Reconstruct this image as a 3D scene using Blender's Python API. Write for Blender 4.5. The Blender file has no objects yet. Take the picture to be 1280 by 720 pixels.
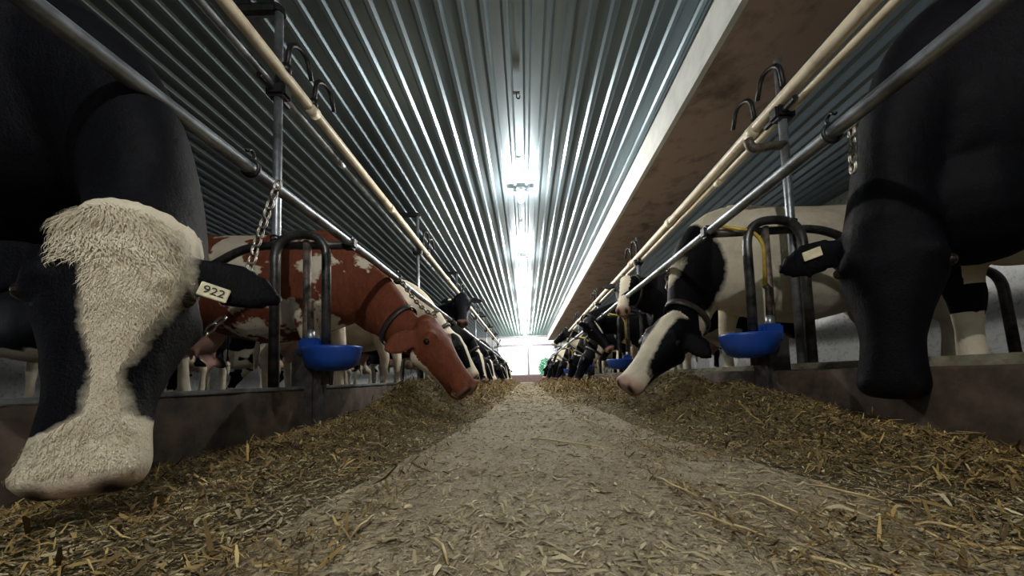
import bpy, bmesh, math, random
import numpy as np
from mathutils import Vector, Matrix
from math import pi, sin, cos, radians as R, exp
random.seed(5); rng = np.random.default_rng(5)
sc = bpy.context.scene
col = sc.collection

# ------------------------------------------------------------------ camera, world, exposure
F = 430.0; EYE = 0.275; PITCH = R(3.5); ROLL = R(1.8); CX, CY = 657.2, 445.2
cam = bpy.data.cameras.new('camera'); camo = bpy.data.objects.new('camera', cam); col.objects.link(camo)
cam.sensor_width = 36; cam.lens = F/1280*36; cam.clip_start = 0.03; cam.clip_end = 200
cam.shift_x = (640-CX)/1280; cam.shift_y = (CY-360)/1280
camo.location = (0, 0, EYE)
CR = Matrix.Rotation(R(90)+PITCH, 3, 'X') @ Matrix.Rotation(-ROLL, 3, 'Z')
camo.rotation_euler = CR.to_euler()
sc.camera = camo
def at(px, py, Y):
    """world point that lies at distance Y along the alley in the direction of a photo pixel"""
    d = CR @ Vector(((px-CX)/F, -(py-CY)/F, -1.0))
    return Vector((0, 0, EYE)) + d*(Y/d.y)
sc.view_settings.view_transform = 'Standard'; sc.view_settings.look = 'None'
sc.view_settings.exposure = 1.25; sc.view_settings.gamma = 1.0
sc.view_settings.use_curve_mapping = False
W = bpy.data.worlds.new('overcast_sky'); sc.world = W; W.use_nodes = True
W.node_tree.nodes['Background'].inputs[0].default_value = (0.80, 0.88, 1.0, 1)
W.node_tree.nodes['Background'].inputs[1].default_value = 1.3
BULB = 1000.0

# ------------------------------------------------------------------ materials
def new_mat(name):
    m = bpy.data.materials.new(name); m.use_nodes = True
    nt = m.node_tree; b = nt.nodes['Principled BSDF']
    return m, nt, b
def N(nt, typ, **kw):
    n = nt.nodes.new(typ)
    for k, v in kw.items():
        if k in n.inputs.keys() if isinstance(k, str) else False: n.inputs[k].default_value = v
        else: setattr(n, k, v)
    return n
def ramp(nt, fac, stops, interp='LINEAR'):
    r = nt.nodes.new('ShaderNodeValToRGB'); r.color_ramp.interpolation = interp
    e = r.color_ramp.elements
    while len(e) < len(stops): e.new(0.5)
    for el, (p, c) in zip(e, stops):
        el.position = p; el.color = (*c, 1) if len(c) == 3 else c
    nt.links.new(fac, r.inputs[0]); return r.outputs[0]
def noise(nt, scale, detail=4, rough=0.6, vec=None, dim='3D', w=None):
    n = nt.nodes.new('ShaderNodeTexNoise'); n.noise_dimensions = dim
    n.inputs['Scale'].default_value = scale; n.inputs['Detail'].default_value = detail; n.inputs['Roughness'].default_value = rough
    if vec: nt.links.new(vec, n.inputs['Vector'])
    if w: nt.links.new(w, n.inputs['W'])
    return n.outputs['Fac']
def objco(nt, scale=None):
    t = nt.nodes.new('ShaderNodeTexCoord')
    if scale is None: return t.outputs['Object']
    m = nt.nodes.new('ShaderNodeMapping'); m.inputs['Scale'].default_value = scale
    nt.links.new(t.outputs['Object'], m.inputs['Vector']); return m.outputs[0]
def bump(nt, b, h, strength=0.3, dist=0.01):
    n = nt.nodes.new('ShaderNodeBump'); n.inputs['Strength'].default_value = strength; n.inputs['Distance'].default_value = dist
    nt.links.new(h, n.inputs['Height']); nt.links.new(n.outputs[0], b.inputs['Normal'])
def simple(name, c1, c2=None, scale=12, rough=0.6, metal=0.0, bs=0.0, vscale=None, lo=0.35, hi=0.65, detail=4, bd=0.01):
    m, nt, b = new_mat(name); c2 = c2 or tuple(x*0.7 for x in c1)
    v = objco(nt, vscale); n = noise(nt, scale, detail, 0.6, v)
    nt.links.new(ramp(nt, n, [(lo, c2), (hi, c1)]), b.inputs['Base Color'])
    b.inputs['Roughness'].default_value = rough; b.inputs['Metallic'].default_value = metal
    if bs: bump(nt, b, n, bs, bd)
    return m
def emit(name, c, s):
    m, nt, b = new_mat(name); b.inputs['Base Color'].default_value = (*c, 1)
    b.inputs['Emission Color'].default_value = (*c, 1); b.inputs['Emission Strength'].default_value = s; return m

M = {}
M['ceiling'] = simple('galvanised_ceiling', (0.27, 0.345, 0.39), (0.19, 0.25, 0.29), 3, 0.38, 0.8, vscale=(1, .15, 1))
M['beam_white'] = simple('white_board', (0.75, 0.78, 0.75), (0.6, 0.63, 0.6), 6, 0.5)
M['beam_brown'] = simple('dusty_board', (0.46, 0.35, 0.30), (0.20, 0.15, 0.125), 5, 0.9, bs=.3, lo=.30, hi=.5, detail=8)
M['galv'] = simple('galvanised_pipe', (0.42, 0.46, 0.50), (0.14, 0.15, 0.16), 9, 0.40, 0.8, bs=.1)
M['dark_pipe'] = simple('worn_dark_pipe', (0.13, 0.13, 0.125), (0.035, 0.035, 0.035), 14, 0.42, 0.75, bs=.2)
M['rust_pipe'] = simple('rusty_pipe', (0.24, 0.20, 0.16), (0.06, 0.045, 0.04), 20, 0.6, 0.6, bs=.3)
M['cream_pipe'] = simple('cream_plastic_pipe', (0.66, 0.58, 0.42), (0.30, 0.24, 0.15), 7, 0.4, bs=.05, lo=.25, hi=.5, detail=8)
M['iron'] = simple('black_iron', (0.035, 0.035, 0.038), (0.012, 0.012, 0.012), 30, 0.45, 0.6, bs=.2)
M['chain'] = simple('zinc_chain', (0.42, 0.40, 0.36), (0.16, 0.13, 0.1), 60, 0.4, 0.9)
M['blue'] = simple('blue_enamel', (0.010, 0.060, 0.33), (0.006, 0.035, 0.19), 12, 0.35, lo=.3, hi=.5)
M['yellow'] = simple('yellow_hose', (0.62, 0.45, 0.05), (0.4, 0.27, 0.04), 15, 0.5)
M['boot'] = simple('grimy_concrete_foot', (0.045, 0.038, 0.032), (0.012, 0.011, 0.010), 18, 0.9, bs=.6)
M['curb'] = simple('stained_concrete_kerb', (0.095, 0.064, 0.042), (0.022, 0.015, 0.010), 9, 0.9, bs=.6, detail=9)
M['curbtop'] = simple('kerb_top_dirt', (0.26, 0.24, 0.17), (0.09, 0.08, 0.05), 14, 0.9, bs=.5, detail=9)
M['platform'] = simple('stall_mat', (0.12, 0.10, 0.08), (0.05, 0.042, 0.035), 8, 0.9, bs=.3)
M['limewash'] = simple('limewashed_wall', (0.72, 0.74, 0.74), (0.35, 0.36, 0.36), 22, 0.9, bs=.8, lo=.28, hi=.48, detail=8)
M['frame'] = simple('window_frame_paint', (0.45, 0.42, 0.48), None, 6, 0.5)
M['brick'] = simple('red_sill', (0.30, 0.20, 0.19), (0.20, 0.14, 0.13), 10, 0.8)
M['leather'] = simple('dark_leather', (0.05, 0.04, 0.035), (0.02, 0.018, 0.016), 40, 0.45, bs=.3)
M['tag'] = simple('cream_tag_plastic', (0.80, 0.74, 0.50), (0.6, 0.54, 0.35), 20, 0.5)
M['ink'] = simple('tag_ink', (0.02, 0.02, 0.02), None, 10, 0.6)
M['porcelain'] = simple('lamp_socket_ceramic', (0.75, 0.77, 0.78), None, 6, 0.35)
M['steelbox'] = simple('junction_box_steel', (0.30, 0.32, 0.34), None, 12, 0.4, 0.8)
M['grass'] = simple('mown_grass', (0.30, 0.38, 0.26), (0.20, 0.27, 0.17), 3, 0.9)
M['leaf'] = simple('shrub_leaf', (0.10, 0.42, 0.16), (0.05, 0.25, 0.09), 5, 0.7)
M['bark'] = simple('bark', (0.2, 0.14, 0.1), None, 10, 0.9)
M['bulb'] = emit('lit_bulb', (1.0, 0.96, 0.90), BULB)
m, nt, b = new_mat('eye_gloss'); b.inputs['Base Color'].default_value = (0.012, 0.008, 0.006, 1); b.inputs['Roughness'].default_value = 0.08; M['eye'] = m
m, nt, b = new_mat('window_glass')
b.inputs['Base Color'].default_value = (1, 1, 1, 1); b.inputs['Roughness'].default_value = 0.0; b.inputs['Transmission Weight'].default_value = 1; b.inputs['IOR'].default_value = 1.03; M['glass'] = m

# alley floor: pale dusty concrete with chaff colour
m, nt, b = new_mat('alley_concrete')
v = objco(nt)
n1 = noise(nt, 2.2, 8, .65, v); n2 = noise(nt, 130, 5, .7, v); n3 = noise(nt, 28, 6, .7, v)
c1 = ramp(nt, n1, [(.32, (0.20, 0.15, 0.08)), (.5, (0.34, 0.28, 0.18)), (.68, (0.44, 0.39, 0.28))])
c2 = ramp(nt, n2, [(.38, (0.35, 0.33, 0.28)), (.56, (1, 1, 1))])
mx = nt.nodes.new('ShaderNodeMix'); mx.data_type = 'RGBA'; mx.blend_type = 'MULTIPLY'; mx.inputs[0].default_value = .8
nt.links.new(c1, mx.inputs[6]); nt.links.new(c2, mx.inputs[7]); nt.links.new(mx.outputs[2], b.inputs['Base Color'])
b.inputs['Roughness'].default_value = .85; bump(nt, b, n2, .6, .006); M['floor'] = m

# feed: colour from per-strand tone
def feed_mat(name, stops, rough=.8):
    m, nt, b = new_mat(name)
    a = nt.nodes.new('ShaderNodeAttribute'); a.attribute_name = 'tone'
    nt.links.new(ramp(nt, a.outputs['Fac'], stops), b.inputs['Base Color']); b.inputs['Roughness'].default_value = rough
    return m
M['strand'] = feed_mat('chopped_feed', [(0, (0.04, 0.026, 0.012)), (.3, (0.11, 0.068, 0.020)), (.55, (0.22, 0.145, 0.040)), (.8, (0.40, 0.28, 0.09)), (1, (0.70, 0.54, 0.25))])
M['litter'] = feed_mat('pale_chaff', [(0, (0.09, 0.065, 0.035)), (.25, (0.22, 0.17, 0.09)), (.6, (0.40, 0.33, 0.19)), (.85, (0.55, 0.47, 0.29)), (1, (0.75, 0.66, 0.42))])
m, nt, b = new_mat('feed_mass'); v = objco(nt); n2 = noise(nt, 70, 8, .75, v); n1 = noise(nt, 4, 5, .6, v)
c1 = ramp(nt, n1, [(.35, (0.13, 0.095, 0.035)), (.6, (0.20, 0.155, 0.055)), (.72, (0.26, 0.15, 0.06))])
c2 = ramp(nt, n2, [(.36, (.25, .25, .22)), (.6, (1, 1, 1))])
mx = nt.nodes.new('ShaderNodeMix'); mx.data_type = 'RGBA'; mx.blend_type = 'MULTIPLY'; mx.inputs[0].default_value = .9
nt.links.new(c1, mx.inputs[6]); nt.links.new(c2, mx.inputs[7]); nt.links.new(mx.outputs[2], b.inputs['Base Color'])
b.inputs['Roughness'].default_value = .95; bump(nt, b, n2, 1, .02); M['feed'] = m
M['straw'] = simple('straw_stalk', (0.62, 0.50, 0.25), (0.38, 0.28, 0.12), 30, .6)

def coat(name, dark, dark2, light=(0.72, 0.65, 0.50), amp=0.0, rough=.62, base=0.0, jag=0.0):
    """hide: 'patch' attribute > 0 is the white part; amp adds free blotches"""
    m, nt, b = new_mat(name); L = nt.links
    v = objco(nt)
    oi = nt.nodes.new('ShaderNodeObjectInfo'); mul = nt.nodes.new('ShaderNodeMath'); mul.operation = 'MULTIPLY'; mul.inputs[1].default_value = 90
    L.new(oi.outputs['Random'], mul.inputs[0])
    def attr(nm):
        a = nt.nodes.new('ShaderNodeAttribute'); a.attribute_name = nm; return a.outputs['Fac']
    def math(op, a, b_):
        x = nt.nodes.new('ShaderNodeMath'); x.operation = op
        for i, q in enumerate((a, b_)):
            if isinstance(q, (int, float)): x.inputs[i].default_value = q
            else: L.new(q, x.inputs[i])
        return x.outputs[0]
    big = noise(nt, 1.7, 2, .45, v, '4D', mul.outputs[0])
    edge = noise(nt, 22, 4, .7, v)
    val = math('ADD', attr('patch'), math('MULTIPLY', math('SUBTRACT', edge, .5), .10))
    if jag: val = math('ADD', val, math('MULTIPLY', math('SUBTRACT', noise(nt, 8, 3, .6, v), .5), jag))
    if amp: val = math('ADD', val, math('MULTIPLY', math('SUBTRACT', big, .5+base), amp))
    val = math('ADD', math('MULTIPLY', val, 14), .5)
    hair = noise(nt, 1, 6, .7, objco(nt, (40, 40, 14)))
    fine = noise(nt, 160, 3, .6, v)
    cd = ramp(nt, hair, [(.3, dark2), (.7, dark)])
    cl = ramp(nt, noise(nt, 5, 5, .7, v), [(.3, tuple(x*.72 for x in light)), (.6, light)])
    clamp = nt.nodes.new('ShaderNodeClamp'); L.new(val, clamp.inputs[0])
    def mix(f, a, b_, bl='MIX'):
        q = nt.nodes.new('ShaderNodeMix'); q.data_type = 'RGBA'; q.blend_type = bl
        if isinstance(f, float): q.inputs[0].default_value = f
        else: L.new(f, q.inputs[0])
        for i, w_ in ((6, a), (7, b_)):
            if isinstance(w_, tuple): q.inputs[i].default_value = (*w_, 1)
            else: L.new(w_, q.inputs[i])
        return q.outputs[2]
    c = mix(clamp.outputs[0], cd, cl)
    c = mix(attr('skin'), c, (0.50, 0.30, 0.25)); c = mix(attr('dark'), c, (0.012, 0.010, 0.010))
    L.new(c, b.inputs['Base Color'])
    b.inputs['Roughness'].default_value = rough; b.inputs['Specular IOR Level'].default_value = .10
    h = math('ADD', math('ADD', hair, math('MULTIPLY', fine, .5)), math('MULTIPLY', noise(nt, 9, 2, .5, v), 2.5)); bump(nt, b, h, .45, .008)
    return m
BLK, BLK2 = (0.0024, 0.0028, 0.0055), (0.0008, 0.0008, 0.0014)
M['coat_hero'] = coat('black_and_white_hide', BLK, BLK2)
M['coat_red'] = coat('red_and_white_hide', (0.20, 0.062, 0.030), (0.12, 0.034, 0.017), (0.74, 0.66, 0.52), jag=1.1)
M['coat_black'] = coat('black_hide', BLK, BLK2)
M['coat_mixed'] = coat('blotched_black_and_white_hide', BLK, BLK2, amp=5.0)
M['coat_pale'] = coat('mostly_white_hide', BLK, BLK2, amp=5.0, base=-.12)
M['coat_mostly_black'] = coat('mostly_black_hide', BLK, BLK2, amp=5.0, base=.10)
M['coat_red_mixed'] = coat('blotched_red_hide', (0.20, 0.062, 0.030), (0.12, 0.034, 0.017), amp=5.0)

# ------------------------------------------------------------------ object helpers
def setp(o, label=None, cat=None, group=None, kind=None):
    if label: o['label'] = label
    if cat: o['category'] = cat
    if group: o['group'] = group
    if kind: o['kind'] = kind
    return o
def link_mesh(name, me, mat, parent=None, smooth=False):
    o = bpy.data.objects.new(name, me); col.objects.link(o)
    if mat is not None:
        for q in (mat if isinstance(mat, (list, tuple)) else [mat]): me.materials.append(q)
    if smooth: me.polygons.foreach_set('use_smooth', [True]*len(me.polygons))
    if parent is not None: o.parent = parent
    return o
def obj(name, bm, mat, parent=None, smooth=False, loc=None):
    bmesh.ops.recalc_face_normals(bm, faces=bm.faces[:])
    me = bpy.data.meshes.new(name); bm.to_mesh(me); bm.free()
    o = link_mesh(name, me, mat, parent, smooth)
    if loc is not None: o.location = loc
    return o
def empty(name, loc=(0, 0, 0), rz=0):
    o = bpy.data.objects.new(name, None); col.objects.link(o); o.location = loc; o.rotation_euler = (0, 0, rz)
    o.empty_display_size = .1; return o
def copy_tree(o, parent=None):
    c = o.copy(); col.objects.link(c); c.parent = parent
    for ch in list(o.children): copy_tree(ch, c)
    return c
def box(bm, x0, x1, y0, y1, z0, z1, bev=0):
    r = bmesh.ops.create_cube(bm, size=1)
    for v in r['verts']:
        v.co = Vector(((x0+x1)/2+v.co.x*(x1-x0), (y0+y1)/2+v.co.y*(y1-y0), (z0+z1)/2+v.co.z*(z1-z0)))
    if bev:
        es = list({e for v in r['verts'] for e in v.link_edges}); bmesh.ops.bevel(bm, geom=es, offset=bev, segments=2, affect='EDGES')
def tube(bm, pts, r, seg=10, cap=True, closed=False):
    pts = [Vector(p) for p in pts]; n = len(pts)
    rad = r if isinstance(r, (list, tuple)) else [r]*n
    rings = []; up = None
    for i, p in enumerate(pts):
        if closed: t = (pts[(i+1) % n]-pts[i-1]).normalized()
        else: t = (pts[min(i+1, n-1)]-pts[max(i-1, 0)]).normalized()
        if up is None:
            up = Vector((0, 0, 1)) if abs(t.z) < .9 else Vector((1, 0, 0))
        s = t.cross(up).normalized(); up = s.cross(t).normalized()
        rings.append([bm.verts.new(p+(s*cos(2*pi*k/seg)+up*sin(2*pi*k/seg))*rad[i]) for k in range(seg)])
    m_ = n if closed else n-1
    for i in range(m_):
        a, b = rings[i], rings[(i+1) % n]
        for k in range(seg): bm.faces.new((a[k], a[(k+1) % seg], b[(k+1) % seg], b[k]))
    if cap and not closed:
        bm.faces.new(rings[0][::-1]); bm.faces.new(rings[-1])
def rounded(pts, rad, n=6):
    pts = [Vector(p) for p in pts]; out = [pts[0]]
    for i in range(1, len(pts)-1):
        p = pts[i]; a = (pts[i-1]-p); b = (pts[i+1]-p); r = min(rad, a.length*.49, b.length*.49)
        A = p+a.normalized()*r; B = p+b.normalized()*r
        for k in range(n+1):
            t = k/n; out.append(A*(1-t)**2+p*2*t*(1-t)+B*t*t)
    out.append(pts[-1]); return out
def ball(bm, c, r, seg=12):
    rr = r if isinstance(r, (tuple, list)) else (r, r, r)
    q = bmesh.ops.create_uvsphere(bm, u_segments=seg, v_segments=max(6, seg//2+2), radius=1)
    for v in q['verts']: v.co = Vector((c[0]+v.co.x*rr[0], c[1]+v.co.y*rr[1], c[2]+v.co.z*rr[2]))
def loft(bm, secs, seg=20, power=1.0):
    """secs: (centre, side vector, up vector, half width, half height)"""
    rings = []
    for c, s, u, hw, hh in secs:
        ring = []
        for k in range(seg):
            a = 2*pi*k/seg; ca, sa = cos(a), sin(a)
            ca = math.copysign(abs(ca)**power, ca); sa = math.copysign(abs(sa)**power, sa)
            ring.append(bm.verts.new(c+s*(ca*hw)+u*(sa*hh)))
        rings.append(ring)
    for a, b in zip(rings, rings[1:]):
        for k in range(seg): bm.faces.new((a[k], a[(k+1) % seg], b[(k+1) % seg], b[k]))
    bm.faces.new(rings[0][::-1]); bm.faces.new(rings[-1])

# ------------------------------------------------------------------ setting
D0 = 1.92; PP = 2.69; YEND = 19.6; CEIL = 2.645
XL, XR = -7.6, 4.4; YB = -2.4
PLAT = 0.10
CL, CRT = -1.20, 1.33         # kerb faces
def struct(name, bm, mat, smooth=False):
    o = obj(name, bm, mat, None, smooth); o['kind'] = 'structure'; return o
bm = bmesh.new(); box(bm, CL-.2, CRT+.2, YB, YEND+.3, -.12, 0); struct('floor', bm, M['floor'])
for nm, x0, x1 in (('trim_1', XL, CL-.19), ('trim_2', CRT+.19, XR)):
    bm = bmesh.new(); box(bm, x0, x1, YB, YEND, -.10, PLAT)
    o = struct(nm, bm, M['platform'])
# kerbs
def kerb(name, x0, x1, ztop, mat):
    bm = bmesh.new(); ny = 260; prof = [(x0, -.02), (x0, ztop-.015), (x0+math.copysign(.015, x1-x0), ztop), (x1, ztop), (x1, PLAT-.02)]
    rings = []
    for i in range(ny+1):
        y = YB+(YEND-YB)*(i/ny)
        rings.append([bm.verts.new((px+random.uniform(-.004, .004), y, pz+(random.uniform(-.005, .005) if pz > .05 else 0))) for px, pz in prof])
    for a, b in zip(rings, rings[1:]):
        for k in range(len(prof)-1): bm.faces.new((a[k], a[k+1], b[k+1], b[k]))
    bm.faces.new(rings[0]); bm.faces.new(rings[-1])
    return struct(name, bm, mat, True)
kerb('trim_3', CL, CL-.17, .255, M['curb']); kerb('trim_4', CRT, CRT+.2, .268, M['curb'])
bm = bmesh.new(); box(bm, CRT+.20, CRT+.40, YB, YEND, PLAT-.02, .305, .02); struct('trim_5', bm, M['curbtop'])
bm = bmesh.new(); box(bm, CL-.035, CL+.004, YB, 3.2, .246, .264, .004); struct('trim_6', bm, M['galv'])
# ribbed steel ceiling
bm = bmesh.new(); P = .142; prof = []
x = XL-.1
while x < XR+.1:
    prof += [(x, CEIL), (x+.078, CEIL), (x+.096, CEIL-.020), (x+.122, CEIL-.020), (x+.1419, CEIL)]
    x += P
prev = None
ys = [YB, 1.2, 4.4, 7.6, 10.8, 14, 17.2, YEND+.05]
for y in ys:
    ring = [bm.verts.new((px, y, pz)) for px, pz in prof]
    if prev:
        for a, b, c, d in zip(prev, prev[1:], ring[1:], ring): bm.faces.new((a, b, c, d))
    prev = ring
o = struct('ceiling', bm, M['ceiling'])
sm = o.modifiers.new('thick', 'SOLIDIFY'); sm.thickness = .004; sm.offset = 1
bm = bmesh.new(); box(bm, XL-.3, XR+.3, YB-.2, YEND+.3, CEIL+.03, CEIL+.15); struct('trim_7', bm, M['beam_white'])
# boxed beam, white side and dusty underside
bm = bmesh.new(); box(bm, 1.27, 1.93, YB, YEND, 2.325, CEIL+.01); bm.faces.ensure_lookup_table()
bmesh.ops.recalc_face_normals(bm, faces=bm.faces[:])
for f in bm.faces: f.material_index = 1 if f.normal.z < -.5 else 0
struct('trim_8', bm, [M['beam_white'], M['beam_brown']])
bm = bmesh.new(); box(bm, 1.245, 1.285, YB, YEND, 2.300, 2.345); struct('trim_9', bm, M['beam_white'])
# walls
bm = bmesh.new(); box(bm, XR, XR+.2, YB, YEND, -.1, CEIL); struct('wall_right', bm, M['limewash'])
bm = bmesh.new(); box(bm, XL-.3, XR+.3, YB-.2, YB, -.12, CEIL+.02); struct('wall_back', bm, M['limewash'])
bm = bmesh.new()
wy = [(-1.0, .4), (2.2, 3.6), (5.4, 6.8), (8.6, 10.0), (11.8, 13.2), (15, 16.4)]
box(bm, XL-.2, XL, YB, YEND, -.1, .95); box(bm, XL-.2, XL, YB, YEND, 1.95, CEIL)
e = [YB]+[q for w in wy for q in w]+[YEND]
for a, b in zip(e[::2], e[1::2]): box(bm, XL-.2, XL, a, b, .95, 1.95)
struct('wall_left', bm, M['limewash'])
WX0, WX1, WZ0, WZ1 = -1.66, 1.84, .36, CEIL-.04
bm = bmesh.new()
box(bm, XL-.3, WX0, YEND, YEND+.2, -.1, CEIL); box(bm, WX1, XR+.3, YEND, YEND+.2, -.1, CEIL)
box(bm, WX0, WX1, YEND, YEND+.2, WZ1, CEIL)
struct('wall_end', bm, M['limewash'])
bm = bmesh.new(); box(bm, WX0, WX1, YEND, YEND+.2, -.1, WZ0); struct('trim_10', bm, M['brick'])
def window(name, vertical, x0, x1, z0, z1, splits, tz=None):
    r = empty(name, (0, 0, 0)); r['kind'] = 'structure'
    bm = bmesh.new(); t = .07
    def bar(a0, a1, b0, b1):
        if vertical: box(bm, a0, a1, YEND+.05, YEND+.13, b0, b1)
        else: box(bm, XL-.14, XL-.06, a0, a1, b0, b1)
    bar(x0, x0+t, z0, z1); bar(x1-t, x1, z0, z1); bar(x0+t, x1-t, z0, z0+t); bar(x0+t, x1-t, z1-t, z1)
    for s in splits: bar(s-.06, s+.06, z0+t, z1-t)
    if tz:
        ed = [x0+t]+[q for s in splits for q in (s-.06, s+.06)]+[x1-t]
        for a, b in zip(ed[::2], ed[1::2]): bar(a, b, tz-.06, tz+.06)
    obj('window_frame', bm, M['frame'], r)
    bm = bmesh.new()
    if vertical: box(bm, x0+.05, x1-.05, YEND+.088, YEND+.092, z0+.05, z1-.05)
    else: box(bm, XL-.102, XL-.098, x0+.05, x1-.05, z0+.05, z1-.05)
    obj('window_glass', bm, M['glass'], r)
window('window_1', True, WX0, WX1, WZ0, WZ1, [.14], 2.10)
for i, (a, b) in enumerate(wy): window('window_%d' % (i+2), False, a, b, .95, 1.95, [(a+b)/2])
# outdoors
bm = bmesh.new(); box(bm, -60, 60, YEND+.31, 90, -.35, -.1); g = struct('ground', bm, M['grass'])
bm = bmesh.new(); box(bm, -60, XL-.31, -30, YEND+.30, -.35, -.1); g = struct('ground_side', bm, M['curbtop'])
def leaf_blob(n, spread, c, size):
    V, Fc = [], []
    for i in range(n):
        a = rng.normal(size=3); a /= np.linalg.norm(a); p = np.array(c)+a*np.array(spread)*rng.uniform(.55, 1)
        u = rng.normal(size=3); u /= np.linalg.norm(u); w = np.cross(u, rng.normal(size=3)); w /= np.linalg.norm(w)
        k = len(V); V += [tuple(p), tuple(p+(u+w*.5)*size), tuple(p+u*2*size), tuple(p+(u-w*.5)*size)]; Fc.append((k, k+1, k+2, k+3))
    return V, Fc
def shrub(loc, s, label):
    r = setp(empty('garden_shrub', loc), label, 'shrub')
    V, Fc = leaf_blob(1800, (.9*s, .9*s, 1.2*s), (0, 0, 1.3*s), .09*s); me = bpy.data.meshes.new('foliage'); me.from_pydata(V, [], Fc); link_mesh('foliage', me, M['leaf'], r)
    bm = bmesh.new(); tube(bm, [(0, 0, -.02), (.05, 0, .6*s), (0, .05, 1.4*s)], [.09*s, .06*s, .03*s], 8); obj('stem', bm, M['bark'], r)
shrub((1.55, 26, -.1), .75, 'green leafy shrub outside, seen through the right pane of the far window')

# ------------------------------------------------------------------ overhead pipes and rails
def pipe_line(name, x, z, r, mat, label, cat='pipe', joints=True, y0=YB+.01, y1=YEND-.05, jr=1.18, every=PP/2, off=.3):
    t = setp(empty(name, (x, 0, z)), label, cat)
    bm = bmesh.new(); n = 24
    tube(bm, [(random.uniform(-.004, .004), y0+(y1-y0)*i/n, random.uniform(-.004, .004)) for i in range(n+1)], r, 14)
    obj('pipe_run', bm, mat, t, True)
    if joints:
        y = D0-PP+off
        while y < YEND-.3:
            bm = bmesh.new(); tube(bm, [(0, y-.04, 0), (0, y+.04, 0)], r*jr, 14); obj('coupling', bm, mat, t, True); y += every
    return t
pipe_line('neck_rail', -1.00, 1.082, .024, M['galv'], 'long steel neck rail along the left row of cows', 'rail', False)
pipe_line('neck_rail', 1.08, 1.082, .024, M['galv'], 'long steel neck rail along the right row of cows', 'rail', False)
pipe_line('milk_pipeline', -1.395, 2.125, .034, M['cream_pipe'], 'cream plastic milk pipe running overhead along the left row')
pipe_line('vacuum_pipe', -1.475, 2.085, .026, M['galv'], 'grey steel pipe running just behind the left cream milk pipe', off=.8, every=PP)
pipe_line('milk_pipeline', 1.575, 1.875, .038, M['cream_pipe'], 'cream plastic milk pipe running overhead along the right row')
pipe_line('vacuum_pipe', 1.625, 1.825, .026, M['cream_pipe'], 'thinner pale pipe just under the right cream milk pipe', off=.8, every=PP)

# ------------------------------------------------------------------ stall posts, dividers, bowls
def make_divider(sd):
    """sd=-1 left row, +1 right row; local x measured away from the alley"""
    xr = 1.0 if sd < 0 else 1.08; off = 0 if sd < 0 else .16
    r = empty('stall_divider')
    h0, h1, hc = 1.10+off, 1.39+off*1.15, 1.23+off; px = 1.49+off*.95
    X = lambda v: sd*v
    bm = bmesh.new()
    tube(bm, [(X(xr), 0, 1.075), (X(px), 0, 1.085), (X(px+.02), 0, 1.085)] if 0 else rounded([(X(xr), .03, 1.07), (X(px+.10), .03, 1.085), (X(px+.52), .03, .86), (X(px+1.1), .03, .80), (X(px+1.15), .03, PLAT+.002)], .12), .023, 12)
    obj('divider_pipe', bm, M['dark_pipe'], r, True)
    bm = bmesh.new()
    tube(bm, rounded([(X(h0), -.03, .27 if sd < 0 else .30), (X(h0), -.03, 1.115), (X(h1), -.03, 1.115), (X(h1), -.03, .25)], .15, 10), .024, 14)
    obj('hoop', bm, M['galv' if sd < 0 else 'dark_pipe'], r, True).data.materials[0] = M['dark_pipe']
    bm = bmesh.new(); tube(bm, [(X(hc), .005, .3), (X(hc), .005, 1.09)], .021, 12); obj('centre_post', bm, M['rust_pipe'], r, True)
    bm = bmesh.new(); box(bm, min(X(hc-.085), X(hc+.05)), max(X(hc-.085), X(hc+.05)), -.06, .07, .0, .47, .015)
    obj('foot_block', bm, M['boot'], r)
    bm = bmesh.new(); box(bm, min(X(xr-.035), X(xr+.04)), max(X(xr-.035), X(xr+.04)), .0, .06, 1.045, 1.115, .012)
    obj('rail_clamp', bm, M['iron'], r)
    return r
def make_post(sd):
    off = 0 if sd < 0 else .14; px = 1.455+off; X = lambda v: sd*v
    r = empty('support_post'); top = 2.56 if sd < 0 else 2.16
    bm = bmesh.new(); tube(bm, [(X(px), .07, PLAT+.002), (X(px), .07, top)], .023, 12); obj('post', bm, M['galv'], r, True)
    bm = bmesh.new()
    if sd < 0:
        tube(bm, rounded([(X(px), .07, top), (X(px), .07, top+.03), (X(px+.30), .07, top+.03)], .03), .035, 8)
        obj('top_arm', bm, M['iron'], r)
    else:
        tube(bm, rounded([(X(px), .07, 1.62), (X(px-.20), .07, 1.60), (X(px-.22), .07, 1.66)], .06), .026, 10)
        obj('pipe_bracket', bm, M['rust_pipe'], r, True)
    zp = 2.10 if sd < 0 else 1.86
    bm = bmesh.new(); box(bm, X(px)-.06, X(px)+.06, .03, .11, zp-.09, zp+.0, .015); tube(bm, [(X(px)-.02, -.06, zp-.05), (X(px)-.02, .18, zp-.05)], .018, 8)
    obj('pipe_clamp', bm, M['iron'], r)
    # wire ties round the post where it meets the divider pipe
    bm = bmesh.new()
    for k in range(4):
        z = 1.085+.018*k; tube(bm, [(X(px)+.03*cos(a), .07+.03*sin(a), z+.012*sin(a+k)) for a in [i*pi/6 for i in range(12)]], .004, 6, closed=True)
    obj('wire_tie', bm, M['iron'], r)
    return r
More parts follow.
